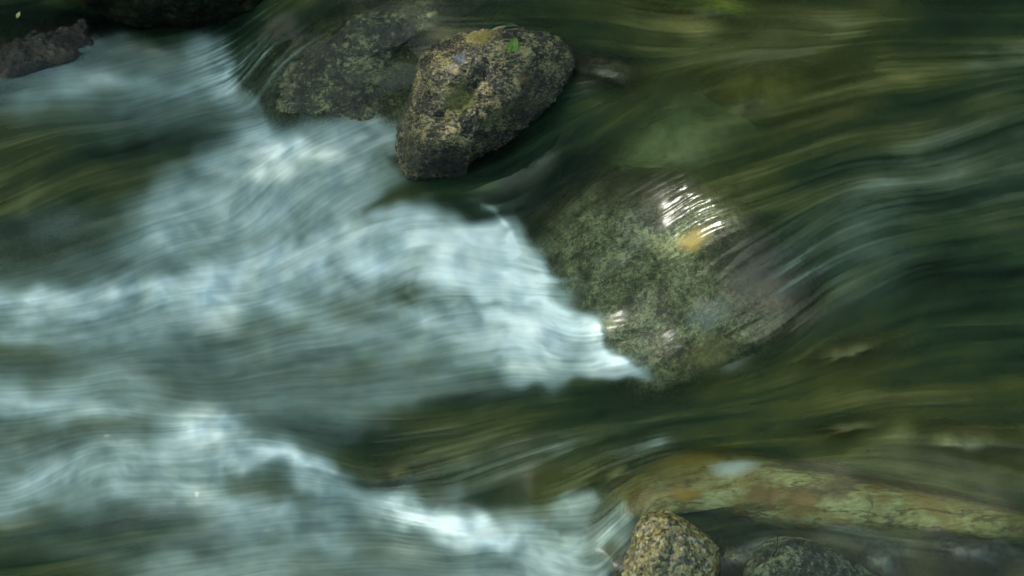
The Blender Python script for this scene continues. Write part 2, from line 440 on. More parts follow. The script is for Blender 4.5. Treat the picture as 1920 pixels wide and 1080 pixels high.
def water_mat():
    m, nt, out = new_mat('stream_water'); L = nt.links.new
    a = N(nt, 'ShaderNodeAttribute', _attribute_name='foam').outputs['Fac']
    s = N(nt, 'ShaderNodeAttribute', _attribute_name='silt').outputs['Fac']
    tr = N(nt, 'ShaderNodeBsdfTransparent', Color=(.86, .93, .84, 1))
    rf = N(nt, 'ShaderNodeBsdfRefraction', Color=(.86, .93, .84, 1), Roughness=.24, IOR=1.25)
    t = N(nt, 'ShaderNodeMixShader', Fac=.25); L(tr.outputs[0], t.inputs[1]); L(rf.outputs[0], t.inputs[2])
    tone = N(nt, 'ShaderNodeAttribute', _attribute_name='tone').outputs['Fac']
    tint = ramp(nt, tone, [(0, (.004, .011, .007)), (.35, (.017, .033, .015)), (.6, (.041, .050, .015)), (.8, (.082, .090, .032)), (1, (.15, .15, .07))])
    sd = N(nt, 'ShaderNodeBsdfDiffuse'); L(tint, sd.inputs['Color'])
    body = N(nt, 'ShaderNodeMixShader'); L(s, body.inputs[0]); L(t.outputs[0], body.inputs[1]); L(sd.outputs[0], body.inputs[2])
    gl = N(nt, 'ShaderNodeBsdfGlossy', Roughness=.24)
    fr = N(nt, 'ShaderNodeFresnel', IOR=1.30)
    wat = N(nt, 'ShaderNodeMixShader'); L(fr.outputs[0], wat.inputs[0]); L(body.outputs[0], wat.inputs[1]); L(gl.outputs[0], wat.inputs[2])
    fcol = ramp(nt, a, [(0, (.42, .57, .52)), (.35, (.52, .69, .67)), (1, (.77, .87, .87))])
    fd = N(nt, 'ShaderNodeBsdfDiffuse'); L(fcol, fd.inputs['Color'])
    ft = N(nt, 'ShaderNodeBsdfTranslucent'); L(fcol, ft.inputs['Color'])
    fm = N(nt, 'ShaderNodeMixShader', Fac=.12); L(fd.outputs[0], fm.inputs[1]); L(ft.outputs[0], fm.inputs[2])
    fg = N(nt, 'ShaderNodeBsdfGlossy', Roughness=.3)
    f2 = N(nt, 'ShaderNodeMixShader', Fac=.04); L(fm.outputs[0], f2.inputs[1]); L(fg.outputs[0], f2.inputs[2])
    fin = N(nt, 'ShaderNodeMixShader'); L(a, fin.inputs[0]); L(wat.outputs[0], fin.inputs[1]); L(f2.outputs[0], fin.inputs[2])
    L(fin.outputs[0], out.inputs[0])
    return m

def rock_mat(name, dark, mid, light, scale=30, stretch=(1, 1, 1), rot=(0, 0, 0), patches=(), rough=(.2, .5), bump=.6, wet=.5, lo=.42, hi=.60, contrast_detail=10, stain_light_marks=(), elong=1.0, spec=.5, veins=()):
    """banded, speckled wet stone; patches: (colour, noise scale, threshold, softness)"""
    m, nt, out = new_mat(name); L = nt.links.new
    v = coords(nt, stretch, rot); v0 = coords(nt)
    n1 = noise_tex(nt, v, scale, contrast_detail, .68, .6)
    n2 = noise_tex(nt, v, scale * 3.7, 6, .7, .3)
    n3 = noise_tex(nt, v0, scale * .22, 3, .5)
    mixn = mathn(nt, 'ADD', mathn(nt, 'MULTIPLY', n1, .62), mathn(nt, 'MULTIPLY', n2, .38))
    mixn = mathn(nt, 'ADD', mixn, mathn(nt, 'MULTIPLY', mathn(nt, 'SUBTRACT', n3, .5), .35))
    c = ramp(nt, mixn, [(lo, dark), ((lo + hi) / 2, mid), (hi, light)])
    for col, sc, th, so in patches:
        pn = noise_tex(nt, v0, sc, 5, .65, .5)
        k = ramp(nt, pn, [(th - so, (0, 0, 0)), (th + so, (1, 1, 1))])
        c = mixc(nt, c, mixc(nt, c, col, .75), k)
    for col, sc, wd, st in veins:                                # thin dark seams along the grain
        vt = coords(nt, st, rot)
        k = mathn(nt, 'ABSOLUTE', mathn(nt, 'SUBTRACT', noise_tex(nt, vt, sc, 6, .6, .8), .5))
        c = mixc(nt, c, col, ramp(nt, k, [(0, (.9, .9, .9)), (wd, (0, 0, 0))]))
    m['stain_light_marks'] = len(stain_light_marks)
    for i, (col, r, amt, *wob_) in enumerate(stain_light_marks):
        q_ = wob_[0] if wob_ else 1.0                  # one-off stain, painted shade and reflection marks; placed once the rock stands
        d = N(nt, 'ShaderNodeVectorMath', _operation='LENGTH')
        wv_ = N(nt, 'ShaderNodeTexNoise', Scale=1.0 / r, Detail=6.0, Roughness=.65); L(v0, wv_.inputs['Vector'])
        ad = N(nt, 'ShaderNodeVectorMath', _operation='MULTIPLY_ADD'); L(wv_.outputs['Color'], ad.inputs[0])
        ad.inputs[1].default_value = (2.4 * r * q_, 2.0 * r * q_, 2.0 * r * q_); L(v0, ad.inputs[2])
        sb = N(nt, 'ShaderNodeVectorMath', _operation='SUBTRACT'); L(ad.outputs[0], sb.inputs[0]); sb.inputs[1].default_value = (1.2 * r * q_, r * q_, r * q_)
        sb2 = N(nt, 'ShaderNodeVectorMath', _operation='SUBTRACT'); sb2.name = 'place%d' % i; L(sb.outputs[0], sb2.inputs[0])
        sc_ = N(nt, 'ShaderNodeVectorMath', _operation='MULTIPLY'); L(sb2.outputs[0], sc_.inputs[0]); sc_.inputs[1].default_value = (1 / elong, 1, 1)
        L(sc_.outputs[0], d.inputs[0])
        k = ramp(nt, mathn(nt, 'DIVIDE', d.outputs['Value'], r), [(.35, (amt,) * 3), (1.0, (0, 0, 0))])
        c = mixc(nt, c, mixc(nt, c, col, .8), k)
    p = N(nt, 'ShaderNodeBsdfPrincipled'); L(c, p.inputs['Base Color'])
    rr = ramp(nt, noise_tex(nt, v0, scale * .5, 4), [(.35, (rough[0],) * 3), (.65, (rough[1],) * 3)])
    L(rr, p.inputs['Roughness'])
    p.inputs['Specular IOR Level'].default_value = spec
    p.inputs['Coat Weight'].default_value = wet; p.inputs['Coat Roughness'].default_value = .07
    b = N(nt, 'ShaderNodeBump', Strength=bump, Distance=.02); L(mixn, b.inputs['Height'])
    L(b.outputs[0], p.inputs['Normal']); L(b.outputs[0], p.inputs['Coat Normal'])
    L(p.outputs[0], out.inputs[0])
    return m

def plain_mat(name, c1, c2, scale=40, rough=.5, transl=0.0):
    m, nt, out = new_mat(name); L = nt.links.new
    c = ramp(nt, noise_tex(nt, coords(nt), scale, 4), [(.35, c1), (.65, c2)])
    p = N(nt, 'ShaderNodeBsdfPrincipled', Roughness=rough); L(c, p.inputs['Base Color'])
    sh = p.outputs[0]
    if transl:
        t = N(nt, 'ShaderNodeBsdfTranslucent'); L(c, t.inputs['Color'])
        x = N(nt, 'ShaderNodeMixShader', Fac=transl); L(sh, x.inputs[1]); L(t.outputs[0], x.inputs[2]); sh = x.outputs[0]
    L(sh, out.inputs[0])
    return m

def cell_mat(name, cols, scale, wet=.5):
    """coarse-grained granite: crystals of several colours"""
    m, nt, out = new_mat(name); L = nt.links.new
    v = coords(nt)
    wob = N(nt, 'ShaderNodeTexNoise', Scale=scale * .8, Detail=3.0)
    L(v, wob.inputs['Vector'])
    vv = N(nt, 'ShaderNodeVectorMath', _operation='MULTIPLY_ADD'); L(wob.outputs['Color'], vv.inputs[0])
    vv.inputs[1].default_value = (.9 / scale,) * 3; L(v, vv.inputs[2])
    vo = N(nt, 'ShaderNodeTexVoronoi', Scale=scale); L(vv.outputs[0], vo.inputs['Vector'])
    sep = N(nt, 'ShaderNodeSeparateColor'); L(vo.outputs['Color'], sep.inputs[0])
    big = noise_tex(nt, v, scale * .16, 4, .6)
    k = mathn(nt, 'ADD', mathn(nt, 'MULTIPLY', sep.outputs[0], .75), mathn(nt, 'MULTIPLY', big, .35))
    n = len(cols)
    c = ramp(nt, k, [(.08 + .9 * i / n, q) for i, q in enumerate(cols)], 'LINEAR')
    c = mixc(nt, c, ramp(nt, noise_tex(nt, v, scale * 2.2, 5, .7), [(.35, (.25, .25, .25)), (.6, (1, 1, 1))]), .8, 'MULTIPLY')
    p = N(nt, 'ShaderNodeBsdfPrincipled', Roughness=.42); L(c, p.inputs['Base Color'])
    p.inputs['Coat Weight'].default_value = wet; p.inputs['Coat Roughness'].default_value = .15
    b = N(nt, 'ShaderNodeBump', Strength=.5, Distance=.006); L(noise_tex(nt, v, scale * .9, 8, .7), b.inputs['Height'])
    L(b.outputs[0], p.inputs['Normal']); L(b.outputs[0], p.inputs['Coat Normal'])
    L(p.outputs[0], out.inputs[0])
    return m

# ------------------------------------------------------------------ rocks
def closed_spline(P, n):
    P = A_(P, float); m = len(P); out = []
    seg = np.hypot(*(np.roll(P, -1, 0) - P).T); cum = np.r_[0, np.cumsum(seg)]; T = cum[-1]
    for k in range(n):
        s = T * k / n; i = min(int(np.searchsorted(cum, s, 'right') - 1), m - 1); t = (s - cum[i]) / seg[i]
        p0, p1, p2, p3 = P[i - 1], P[i], P[(i + 1) % m], P[(i + 2) % m]
        out.append(.5 * (2 * p1 + (p2 - p0) * t + (2 * p0 - 5 * p1 + 4 * p2 - p3) * t * t + (3 * p1 - p0 - 3 * p2 + p3) * t ** 3))
    return A_(out)

def fbm(p, sc, oct_=4, seed=0.0):
    v = 0; a = 1
    q = Vector(p) * sc + Vector((seed, seed * 1.7, -seed))
    for _ in range(oct_):
        v += a * noise.noise(q); q = q * 2.03; a *= .5
    return v

ROCKS = {}
def outline_rock(name, outline, centre, anchor, front, back, mat, bumps=(), lump=.02, grit=.004, nt_=220, nr=70, pw=2.4, seed=1.0):
    """a solid rock: its silhouette as seen from the bank, its own thickness front and back"""
    O = closed_spline(outline, nt_); c = A_(centre, float)
    d0 = depth_of(*anchor)
    verts = []; rows = []
    def ring(rho, sgn, thick):
        uv = c + (O - c) * rho
        dome = max(0.0, 1 - rho ** pw) ** .5
        off = np.full(nt_, sgn * thick * dome)
        if sgn < 0:
            for bu, bv, ru, rv, rot, amp in bumps:
                dx, dy = uv[:, 0] - bu, uv[:, 1] - bv
                cr, sr = math.cos(rot), math.sin(rot)
                off -= amp * np.exp(-((dx * cr + dy * sr) / ru) ** 2 - ((-dx * sr + dy * cr) / rv) ** 2) * dome ** .5
        return at_depth(uv[:, 0], uv[:, 1], d0 + off)
    rhos = np.sin(np.linspace(.02, 1, nr) * math.pi / 2)
    pts = [at_depth(A_([c[0]]), A_([c[1]]), A_([d0 - front]))]
    for r in rhos: pts.append(ring(r, -1, front))
    for r in rhos[::-1][1::3]: pts.append(ring(r, 1, back))
    pts.append(at_depth(A_([c[0]]), A_([c[1]]), A_([d0 + back])))
    V = np.concatenate(pts)
    cen = V.mean(0)
    out = []
    for p in V:
        q = Vector(p); n = (q - Vector(cen)).normalized()
        k = lump * fbm(p, 7, 3, seed) + grit * fbm(p, 46, 4, seed + 5)
        out.append(q + n * k)
    faces = []
    nring = (len(V) - 2) // nt_
    for j in range(nt_): faces.append((0, 1 + j, 1 + (j + 1) % nt_))
    for i in range(nring - 1):
        a = 1 + i * nt_; b = a + nt_
        for j in range(nt_):
            j2 = (j + 1) % nt_
            faces.append((a + j, b + j, b + j2, a + j2))
    last = len(V) - 1; a = 1 + (nring - 1) * nt_
    for j in range(nt_): faces.append((last, a + (j + 1) % nt_, a + j))
    base = Vector(cen)
    o = mesh_obj(name, [p - base for p in out], faces, mat)
    o.location = base
    ROCKS[name] = BVHTree.FromPolygons(out, faces)
    return o

def place_stains(o, spots):  # sets the places of stain, painted shade and reflection marks
    nodes = o.data.materials[0].node_tree.nodes
    for i, (u, v) in enumerate(spots):
        d = Vector(ray(A_([float(u)]), A_([float(v)]))[0]).normalized()
        hit = ROCKS[o.name].ray_cast(CAM, d)[0]
        if hit: nodes['place%d' % i].inputs[1].default_value = hit - o.location

BEDC = .30 + .05 * nz(5, CU.shape)
DEPTH = fine(np.clip(BEDC, .12, .5))                     # water depth over the bed, then over each sunken stone
def sunken_stone(name, outline, centre, dmin, dmax, mat, p=2.2, nt_=120, nr=36, lump=.01, seed=3.0, tilt=(0, 0)):
    """a stone lying under the running water; its crown is dmin below the surface"""
    global DEPTH
    O = closed_spline(outline, nt_); c = A_(centre, float)
    V = []; rhos = np.linspace(0, 1.18 if p > 3 else 1.45, nr)[1:]
    def put(uv, rho):
        D = dmin + (dmax - dmin) * rho ** p
        z = sample(HB, uv[:, 0], uv[:, 1]) - D
        P = at_z(uv[:, 0], uv[:, 1], z)
        for q in P: q[2] += lump * fbm(q, 9, 3, seed) * min(1, .3 + rho) + .25 * lump * fbm(q, 40, 3, seed + 2)
        return P
    pts = [put(A_([c]), 0.0)] + [put(c + (O - c) * r, r) for r in rhos]
    low = pts[-1].copy(); cen = low.mean(0); low = cen + (low - cen) * .8; low[:, 2] -= .12
    pts += [low, low.mean(0)[None]]
    V = np.concatenate(pts); faces = []
    for j in range(nt_): faces.append((0, 1 + j, 1 + (j + 1) % nt_))
    nring = len(rhos) + 1
    for i in range(nring - 1):
        a = 1 + i * nt_; b = a + nt_
        for j in range(nt_): faces.append((a + j, b + j, b + (j + 1) % nt_, a + (j + 1) % nt_))
    last = len(V) - 1; a = 1 + (nring - 1) * nt_
    for j in range(nt_): faces.append((last, a + (j + 1) % nt_, a + j))
    base = V.mean(0)
    o = mesh_obj(name, V - base, faces, mat); o.location = base
    ROCKS[o.name] = BVHTree.FromPolygons([Vector(q) for q in V], faces)
    # depth of water over the stone
    ix0 = max(0, int((O[:, 0].min() - 80 - U0) / STEP)); ix1 = min(GW, int((O[:, 0].max() + 80 - U0) / STEP))
    iy0 = max(0, int((O[:, 1].min() - 80 - V0) / STEP)); iy1 = min(GH, int((O[:, 1].max() + 80 - V0) / STEP))
    sl = (slice(iy0, iy1), slice(ix0, ix1))
    th = np.arctan2(O[:, 1] - c[1], O[:, 0] - c[0]); rr = np.hypot(O[:, 0] - c[0], O[:, 1] - c[1])
    k = np.argsort(th); gx, gy = GU[sl] - c[0], GV[sl] - c[1]
    R = np.interp(np.arctan2(gy, gx), th[k], rr[k], period=2 * math.pi)
    rho = np.hypot(gx, gy) / R
    DEPTH[sl] = np.minimum(DEPTH[sl], np.maximum(dmin + (dmax - dmin) * rho ** p, .004))
    return o

M_GNEISS = rock_mat('wet_gneiss', (.005, .005, .004), (.068, .059, .025), (.33, .275, .12), 66, (1, 1.5, 2.4), (.5, .35, 0),
                    [((.13, .125, .025), 5, .62, .08), ((.010, .009, .007), 5.5, .60, .08)], (.10, .34), 1.0, .4, .475, .545,
                    stain_light_marks=[((.006, .006, .005), .11, .95, .8), ((.006, .006, .005), .10, .9, .8), ((.15, .15, .03), .07, .8), ((.38, .30, .17), .03, .9), ((.14, .055, .012), .03, .8), ((.14, .19, .26), .025, .7), ((.20, .165, .025), .06, .8), ((.008, .007, .006), .10, .8, .8)],  # blackish ones paint shade on the boulder's bottom and lower right
                    veins=[((.006, .005, .004), 14, .025, (1, 1.5, 3))])
M_LEDGE = rock_mat('wet_brown_ledge', (.012, .010, .007), (.10, .085, .045), (.26, .22, .13), 40, (1, 1.5, 2), (.5, .35, 0), [((.02, .016, .010), 7, .55, .08)], bump=.7)
M_MOSSY = rock_mat('algae_covered_rock', (.006, .009, .004), (.055, .064, .024), (.23, .24, .11), 55, (1, 1, 1.5), (.3, .6, 0),
                   [((.012, .018, .008), 6, .58, .06), ((.09, .085, .025), 8, .66, .05)], (.18, .42), 1.0, .5, .45, .57, veins=[((.006, .009, .005), 8, .03, (1, 1.5, 2.5))])
M_UNDER = rock_mat('streaming_wet_rock', (.018, .022, .012), (.14, .15, .08), (.38, .38, .24), 70, (1, 1, 1), (0, 0, 0),
                   [((.03, .03, .022), 4.5, .64, .08)], (.3, .55), .6, .4, .42, .60,
                   stain_light_marks=[((.030, .022, .007), .17, 1, .4), ((.035, .026, .008), .15, .9, .4), ((.48, .31, .10), .06, 1, .6), ((.008, .008, .010), .17, 1, .4), ((.008, .010, .016), .17, 1, .4), ((.26, .29, .34), .08, .6), ((.20, .16, .06), .10, .6)])  # blackish ones paint shading on the right shoulder
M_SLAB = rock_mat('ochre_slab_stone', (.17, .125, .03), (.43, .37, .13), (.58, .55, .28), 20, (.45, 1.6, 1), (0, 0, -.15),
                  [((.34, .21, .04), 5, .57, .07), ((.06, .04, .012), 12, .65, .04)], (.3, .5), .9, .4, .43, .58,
                  stain_light_marks=[((.80, .88, .98), .045, 1, .35), ((.46, .30, .04), .08, .9), ((.20, .11, .02), .05, .9), ((.26, .12, .02), .045, 1), ((.55, .29, .03), .03, 1, .5), ((.30, .14, .02), .05, 1), ((.07, .05, .012), .05, .9), ((.36, .20, .03), .09, .8)], elong=1.8,  # first, bluish-white one paints a sky reflection into the slab
                  veins=[((.10, .065, .015), 2.4, .012, (.35, 1.8, 1))])
M_GRANITE = cell_mat('coarse_granite', [(.010, .009, .007), (.025, .022, .012), (.14, .115, .035), (.02, .018, .010), (.25, .20, .06), (.34, .28, .10), (.20, .10, .015), (.40, .35, .16)], 120)
M_GREEN = rock_mat('dark_green_rock', (.006, .010, .006), (.034, .050, .026), (.15, .18, .10), 60, (1, 1, 1), (0, 0, 0), [((.11, .11, .015), 7, .64, .05)], (.35, .6), .9, .25, .45, .57)
M_BLACK = rock_mat('shade_black_mossy_rock', (.003, .004, .003), (.010, .012, .006), (.022, .026, .010), 60, rough=(.7, .95), wet=0, spec=.08, lo=.46, hi=.62)  # near-black colour holds the shade over the bank boulder
M_RUST = rock_mat('rusty_brown_rock', (.002, .002, .0015), (.016, .013, .008), (.075, .062, .034), 60, (1, 1, 1.6), (0, 0, 0), [((.06, .032, .01), 14, .62, .06)], (.3, .55), 1.0, .3, .45, .58)  # rust-brown colours darkened to hold the shade by the bank
M_PALE = rock_mat('pale_green_stone', (.16, .20, .09), (.24, .29, .13), (.33, .38, .19), 7, wet=.2, bump=.2)
M_OLIVE = rock_mat('olive_stone', (.08, .075, .012), (.15, .135, .022), (.22, .19, .04), 7, wet=.2, bump=.2)
M_TAN = rock_mat('tan_stone', (.11, .11, .05), (.20, .19, .09), (.29, .27, .14), 7, wet=.2, bump=.2)
M_ALGAE = rock_mat('algae_green_stone', (.015, .03, .005), (.09, .12, .014), (.20, .24, .03), 14, (1, 3, 1), wet=.2, bump=.3)
M_PURPLE = rock_mat('purple_grey_stone', (.055, .052, .05), (.10, .093, .09), (.15, .135, .13), 12, wet=.2, bump=.3)
M_PINK = rock_mat('pink_stone', (.12, .085, .07), (.20, .14, .115), (.25, .19, .16), 12, wet=.2, bump=.3)
M_GREY = rock_mat('grey_green_stone', (.05, .055, .045), (.11, .12, .10), (.17, .18, .15), 14, wet=.2, bump=.3)

tag(outline_rock('boulder', [(744,264),(749,228),(764,192),(777,152),(782,118),(798,94),(825,80),(850,70),(880,58),(915,51),(955,48),(1000,57),(1040,72),(1066,92),(1078,118),(1062,155),(1034,192),(994,230),(940,270),(882,306),(870,335),(825,334),(772,335),(750,300)],
   (900,190), (790,325,0.0), .17, .30, M_GNEISS, [(835,130,45,50,.3,.035),(900,150,22,120,.75,-.022),(790,280,50,40,0,.03),(960,190,80,60,-.5,.025),(830,215,18,60,.9,-.014),(1075,130,55,70,0,-.05),(870,110,60,14,.2,.01),(930,235,90,16,-.5,.008)], .013, .010, 340, 120),
   'craggy wet brown boulder with banded grain, green leaves on its top', 'boulder')
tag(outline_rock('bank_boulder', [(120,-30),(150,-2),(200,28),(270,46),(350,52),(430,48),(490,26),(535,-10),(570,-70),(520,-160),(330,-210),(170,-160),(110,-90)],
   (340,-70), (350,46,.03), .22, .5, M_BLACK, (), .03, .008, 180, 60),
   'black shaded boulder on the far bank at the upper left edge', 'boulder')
tag(outline_rock('granite_rock', [(1166,1100),(1170,1055),(1179,1015),(1194,986),(1216,970),(1246,966),(1276,971),(1304,984),(1330,1006),(1346,1034),(1350,1068),(1345,1100),(1330,1130),(1310,1160),(1250,1190),(1190,1170)],
   (1265,1070), (1310,1075,.03), .13, .2, M_GRANITE, [(1235,1030,22,60,.2,.02),(1258,1040,9,50,.25,-.014),(1300,1010,30,16,.8,-.015),(1215,1000,26,14,-.6,-.012)], .020, .006, 260, 90),
   'speckled yellow and black granite rock at the lower edge beside the slab', 'rock')
tag(outline_rock('green_rock', [(1393,1095),(1399,1062),(1415,1040),(1440,1022),(1470,1010),(1512,1012),(1548,1022),(1585,1042),(1625,1064),(1665,1095),(1650,1160),(1520,1190),(1410,1160)],
   (1515,1090), (1500,1080,.045), .14, .2, M_GREEN, [(1450,1050,14,60,-.9,-.012)], .016, .005, 200, 70),
   'dark green rounded rock with a thin twig stuck on it, lower right', 'rock')
place_stains(bpy.data.objects['boulder'], [(785,300), (840,310), (870,190), (850,130), (985,150), (862,110), (900,70), (1000,215)])
o = sunken_stone('mossy_boulder', [(486,219),(490,185),(496,150),(511,120),(541,100),(580,82),(612,56),(640,30),(662,5),(700,-15),(770,-25),(840,-10),(850,30),(800,70),(772,120),(758,180),(745,240),(700,252),(640,242),(590,238),(530,236)],
   (590,150), -.026, .03, M_MOSSY, 2.4, 220, 80, .016, 3)
tag(o, 'mottled grey-green boulder awash beside the small fall, left of the leafy boulder', 'boulder')
o = sunken_stone('rusty_rock', [(-70,160),(-45,95),(20,66),(80,48),(130,42),(170,50),(194,72),(188,100),(145,125),(80,142),(0,165)],
   (85,92), -.028, .03, M_RUST, 2.0, 260, 90, .034, 5)
tag(o, 'low dark rock with rusty brown flecks below the black boulder', 'rock')
o = sunken_stone('sunken_boulder', [(1012,455),(1050,400),(1110,350),(1170,325),(1240,322),(1300,345),(1365,385),(1435,440),(1495,520),(1490,590),(1430,645),(1350,685),(1280,712),(1200,722),(1150,680),(1090,605),(1036,530)],
   (1250,520), (.004), .034, M_UNDER, 9.0, 220, 80, .006)
tag(o, 'large rounded boulder under a glassy sheet of water with sun glints on its top', 'boulder')
place_stains(o, [(1265,350), (1180,345), (1300,450), (1410,465), (1445,535), (1330,590), (1330,670)])
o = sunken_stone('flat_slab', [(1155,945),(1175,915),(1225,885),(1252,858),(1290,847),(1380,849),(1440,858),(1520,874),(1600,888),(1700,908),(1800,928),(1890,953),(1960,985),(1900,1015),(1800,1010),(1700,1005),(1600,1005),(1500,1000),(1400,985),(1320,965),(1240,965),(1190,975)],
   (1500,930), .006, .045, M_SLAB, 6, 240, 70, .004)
tag(o, 'long flat ochre and rust slab under a thin film of water, lower right', 'slab')
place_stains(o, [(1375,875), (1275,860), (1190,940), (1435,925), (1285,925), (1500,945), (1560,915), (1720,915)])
def blob(cx, cy, rx, ry, rot=0, seed=1, n=14, irr=.12):
    r = random.Random(seed); c, s = math.cos(rot), math.sin(rot); P = []
    for k in range(n):
        a = 2 * math.pi * k / n; q = 1 + r.uniform(-irr, irr)
        x, y = rx * q * math.cos(a), ry * q * math.sin(a)
        P.append((cx + x * c - y * s, cy + x * s + y * c))
    return P
STONES = [
 ('pale_stone', (1270,255), 150, 95, -.35, .022, .11, M_PALE, 'pale green stone deep under water just above the glassy sunken boulder'),
 ('olive_stone', (1430,155), 150, 95, -.15, .028, .12, M_OLIVE, 'yellow-olive sunken stone right of the leafy boulder'),
 ('tan_stone', (800,30), 75, 42, -.2, .012, .09, M_TAN, 'bright tan stone under the water behind the mottled boulder'),
 ('tan_stone', (745,885), 70, 45, -.3, .015, .14, M_OLIVE, 'dull yellow stone under the dark tongue beside the lower foam'),
 ('tan_stone', (1590,660), 110, 35, -.2, .015, .13, M_TAN, 'greyish tan stone under dark water right of the glassy boulder'),
 ('tan_stone', (1600,800), 110, 32, -.1, .02, .13, M_TAN, 'flat tan stone under the current above the ochre slab'),
 ('tan_stone', (1800,830), 130, 45, .1, .006, .10, M_TAN, 'broad blurred tan stone at the right edge above the slab'),
 ('tan_stone', (1150,890), 70, 35, -.5, .02, .14, M_TAN, 'greenish stone under the streaks left of the slab tip'),
 ('granite_rock_end', (1385,1045), 62, 36, .25, .003, .06, M_GRANITE, 'speckled grey right end of the granite rock, awash beside the dark green rock'),  # built apart, but continues the granite rock under the film
 ('purple_stone', (1815,1035), 100, 38, .12, .002, .05, M_PURPLE, 'purple-grey stone under the water in the lower right corner'),
 ('pink_stone', (1755,992), 45, 18, .1, .003, .04, M_PINK, 'small pinkish stone just above the purple-grey stone'),
 ('grey_stone', (1655,1050), 65, 50, .2, .005, .06, M_GREY, 'grey-green stone under ripples right of the dark green rock'),
 ('grey_stone', (1780,-20), 140, 45, .0, .08, .25, M_OLIVE, 'brownish stone under the dark pool at the upper right edge'),
 ('grey_stone', (1140,135), 80, 40, .25, -.004, .08, M_LEDGE, 'brown-grey rock under water against the right end of the leafy boulder'),
 ('green_stone', (1330,10), 150, 46, .05, .02, .12, M_ALGAE, 'bright green algae-covered stone under the water at the top edge'),
 ('pale_stone', (1010,28), 90, 22, .05, .05, .2, M_PALE, 'pale green stone under the water behind the leafy boulder'),
 ('grey_stone', (80,450), 130, 55, -.2, .03, .16, M_MOSSY, 'dark green sunken rock beneath the swirls at the left edge'),
]
for i, (nm, c, rx, ry, rot, d0, d1, mt, lab) in enumerate(STONES):
    # broad crowns, so that their edges melt into the green depth
    tag(sunken_stone(nm, blob(*c, rx, ry, rot, i + 20), c, d0, d1, mt, 2.2, seed=i * 1.3), lab, 'stone', 'stones under the stream')

# ------------------------------------------------------------------ the stream
DB = blur(DEPTH, 3)
SILT = .93 * (1 - np.exp(-DB / .085))
SILT = np.clip(SILT + (.05 * S3 + .05 * S2) * (.3 + SILT), 0, .97)
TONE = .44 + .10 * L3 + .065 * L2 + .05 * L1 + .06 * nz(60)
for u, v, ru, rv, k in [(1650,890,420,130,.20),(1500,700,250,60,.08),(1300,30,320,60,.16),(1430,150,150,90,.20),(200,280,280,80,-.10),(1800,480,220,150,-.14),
                        (980,330,160,80,-.42),(900,830,320,60,.08),(1250,760,300,30,-.1),(1720,1000,300,50,.0),(600,30,250,60,.12),(0,300,120,120,.12),(1900,600,200,100,-.1),(270,52,260,26,-.45),(50,32,120,30,-.45),(480,20,90,40,-.15),(1265,250,130,70,.16),(1600,120,350,110,.08)]:  # the dark upper-left pair paints the bank's shadow into the water
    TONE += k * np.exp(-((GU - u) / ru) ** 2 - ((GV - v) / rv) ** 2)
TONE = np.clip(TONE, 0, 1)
def outer(lo, hi, core, n=16):
    a = core[0] - (core[0] - lo) * (np.linspace(1, 0, n, endpoint=False) ** 2)
    b = core[-1] + (hi - core[-1]) * (np.linspace(0, 1, n + 1)[1:] ** 2)
    return np.r_[a, core, b]
wu = outer(-3200, 5200, gu); wv = outer(-800, 2500, gv)
WU, WV = np.meshgrid(wu, wv)
def gridfaces(h, w):
    i = np.arange(h * w).reshape(h, w)
    return np.stack([i[1:, :-1], i[1:, 1:], i[:-1, 1:], i[:-1, :-1]], -1).reshape(-1, 4)
wz = sample(HW, WU, WV)
wp = at_z(WU, WV, wz).reshape(-1, 3)
water = mesh_obj('stream_water', wp, gridfaces(*WU.shape), water_mat())
attr(water.data, 'foam', sample(FOAMF, WU, WV))
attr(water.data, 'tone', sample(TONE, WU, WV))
attr(water.data, 'silt', sample(SILT, WU, WV))
tag(water, 'clear green stream breaking into white foam between the boulders', 'stream', kind='structure')

bu = outer(-3200, 5200, gu[::7], 10); bv = outer(-800, 2500, gv[::7], 10)
BU, BV = np.meshgrid(bu, bv)
bz = sample(HB, BU, BV) - sample(fine(np.clip(BEDC, .12, .5)), BU, BV) + .02 * sample(nz(6), BU, BV)
M_BED = rock_mat('stream_bed', (.02, .025, .012), (.04, .045, .020), (.065, .065, .03), 4, (1, 1, 1), (0, 0, 0), [((.07, .07, .02), 3, .6, .2)], (.6, .9), .3, 0, .2, .8, 4)
bed = mesh_obj('stream_bed', at_z(BU, BV, bz).reshape(-1, 3), gridfaces(*BU.shape), M_BED)
tag(bed, 'olive brown gravelly bed under the stream', 'stream bed', kind='structure')

# ground round about: banks, and an unseen slope behind, steepened to darken reflections
ang = np.linspace(0, 2 * math.pi, 97)[:-1]
rad = A_([0.01, 3, 5, 6, 7, 8, 9, 10, 12, 14, 16, 18, 21, 25, 35, 60, 120, 250])
gp = []
for r in rad:
    for a in ang:
        x, y = r * math.cos(a), r * math.sin(a)
        z = -.9 + 1.6 * float(sstep(5.5, 11, r)) + .25 * noise.noise(Vector((x * .3, y * .3, 0))) * min(1, r / 8)
        if y > 6: z += min(34, (y - 6) * 2.4) * float(sstep(-.1, .6, math.sin(a)))
        gp.append((x, y, z))
gf = []
for i in range(len(rad) - 1):
    for j in range(96):
        a = i * 96; b = a + 96; j2 = (j + 1) % 96
        gf.append((a + j, b + j, b + j2, a + j2))
M_GROUND = plain_mat('forest_ground', (.012, .026, .006), (.05, .075, .015), .8, .9)
tag(mesh_obj('ground', gp, gf, M_GROUND), 'dark green forest floor around the stream, slope behind added to block sky', 'ground', kind='structure')

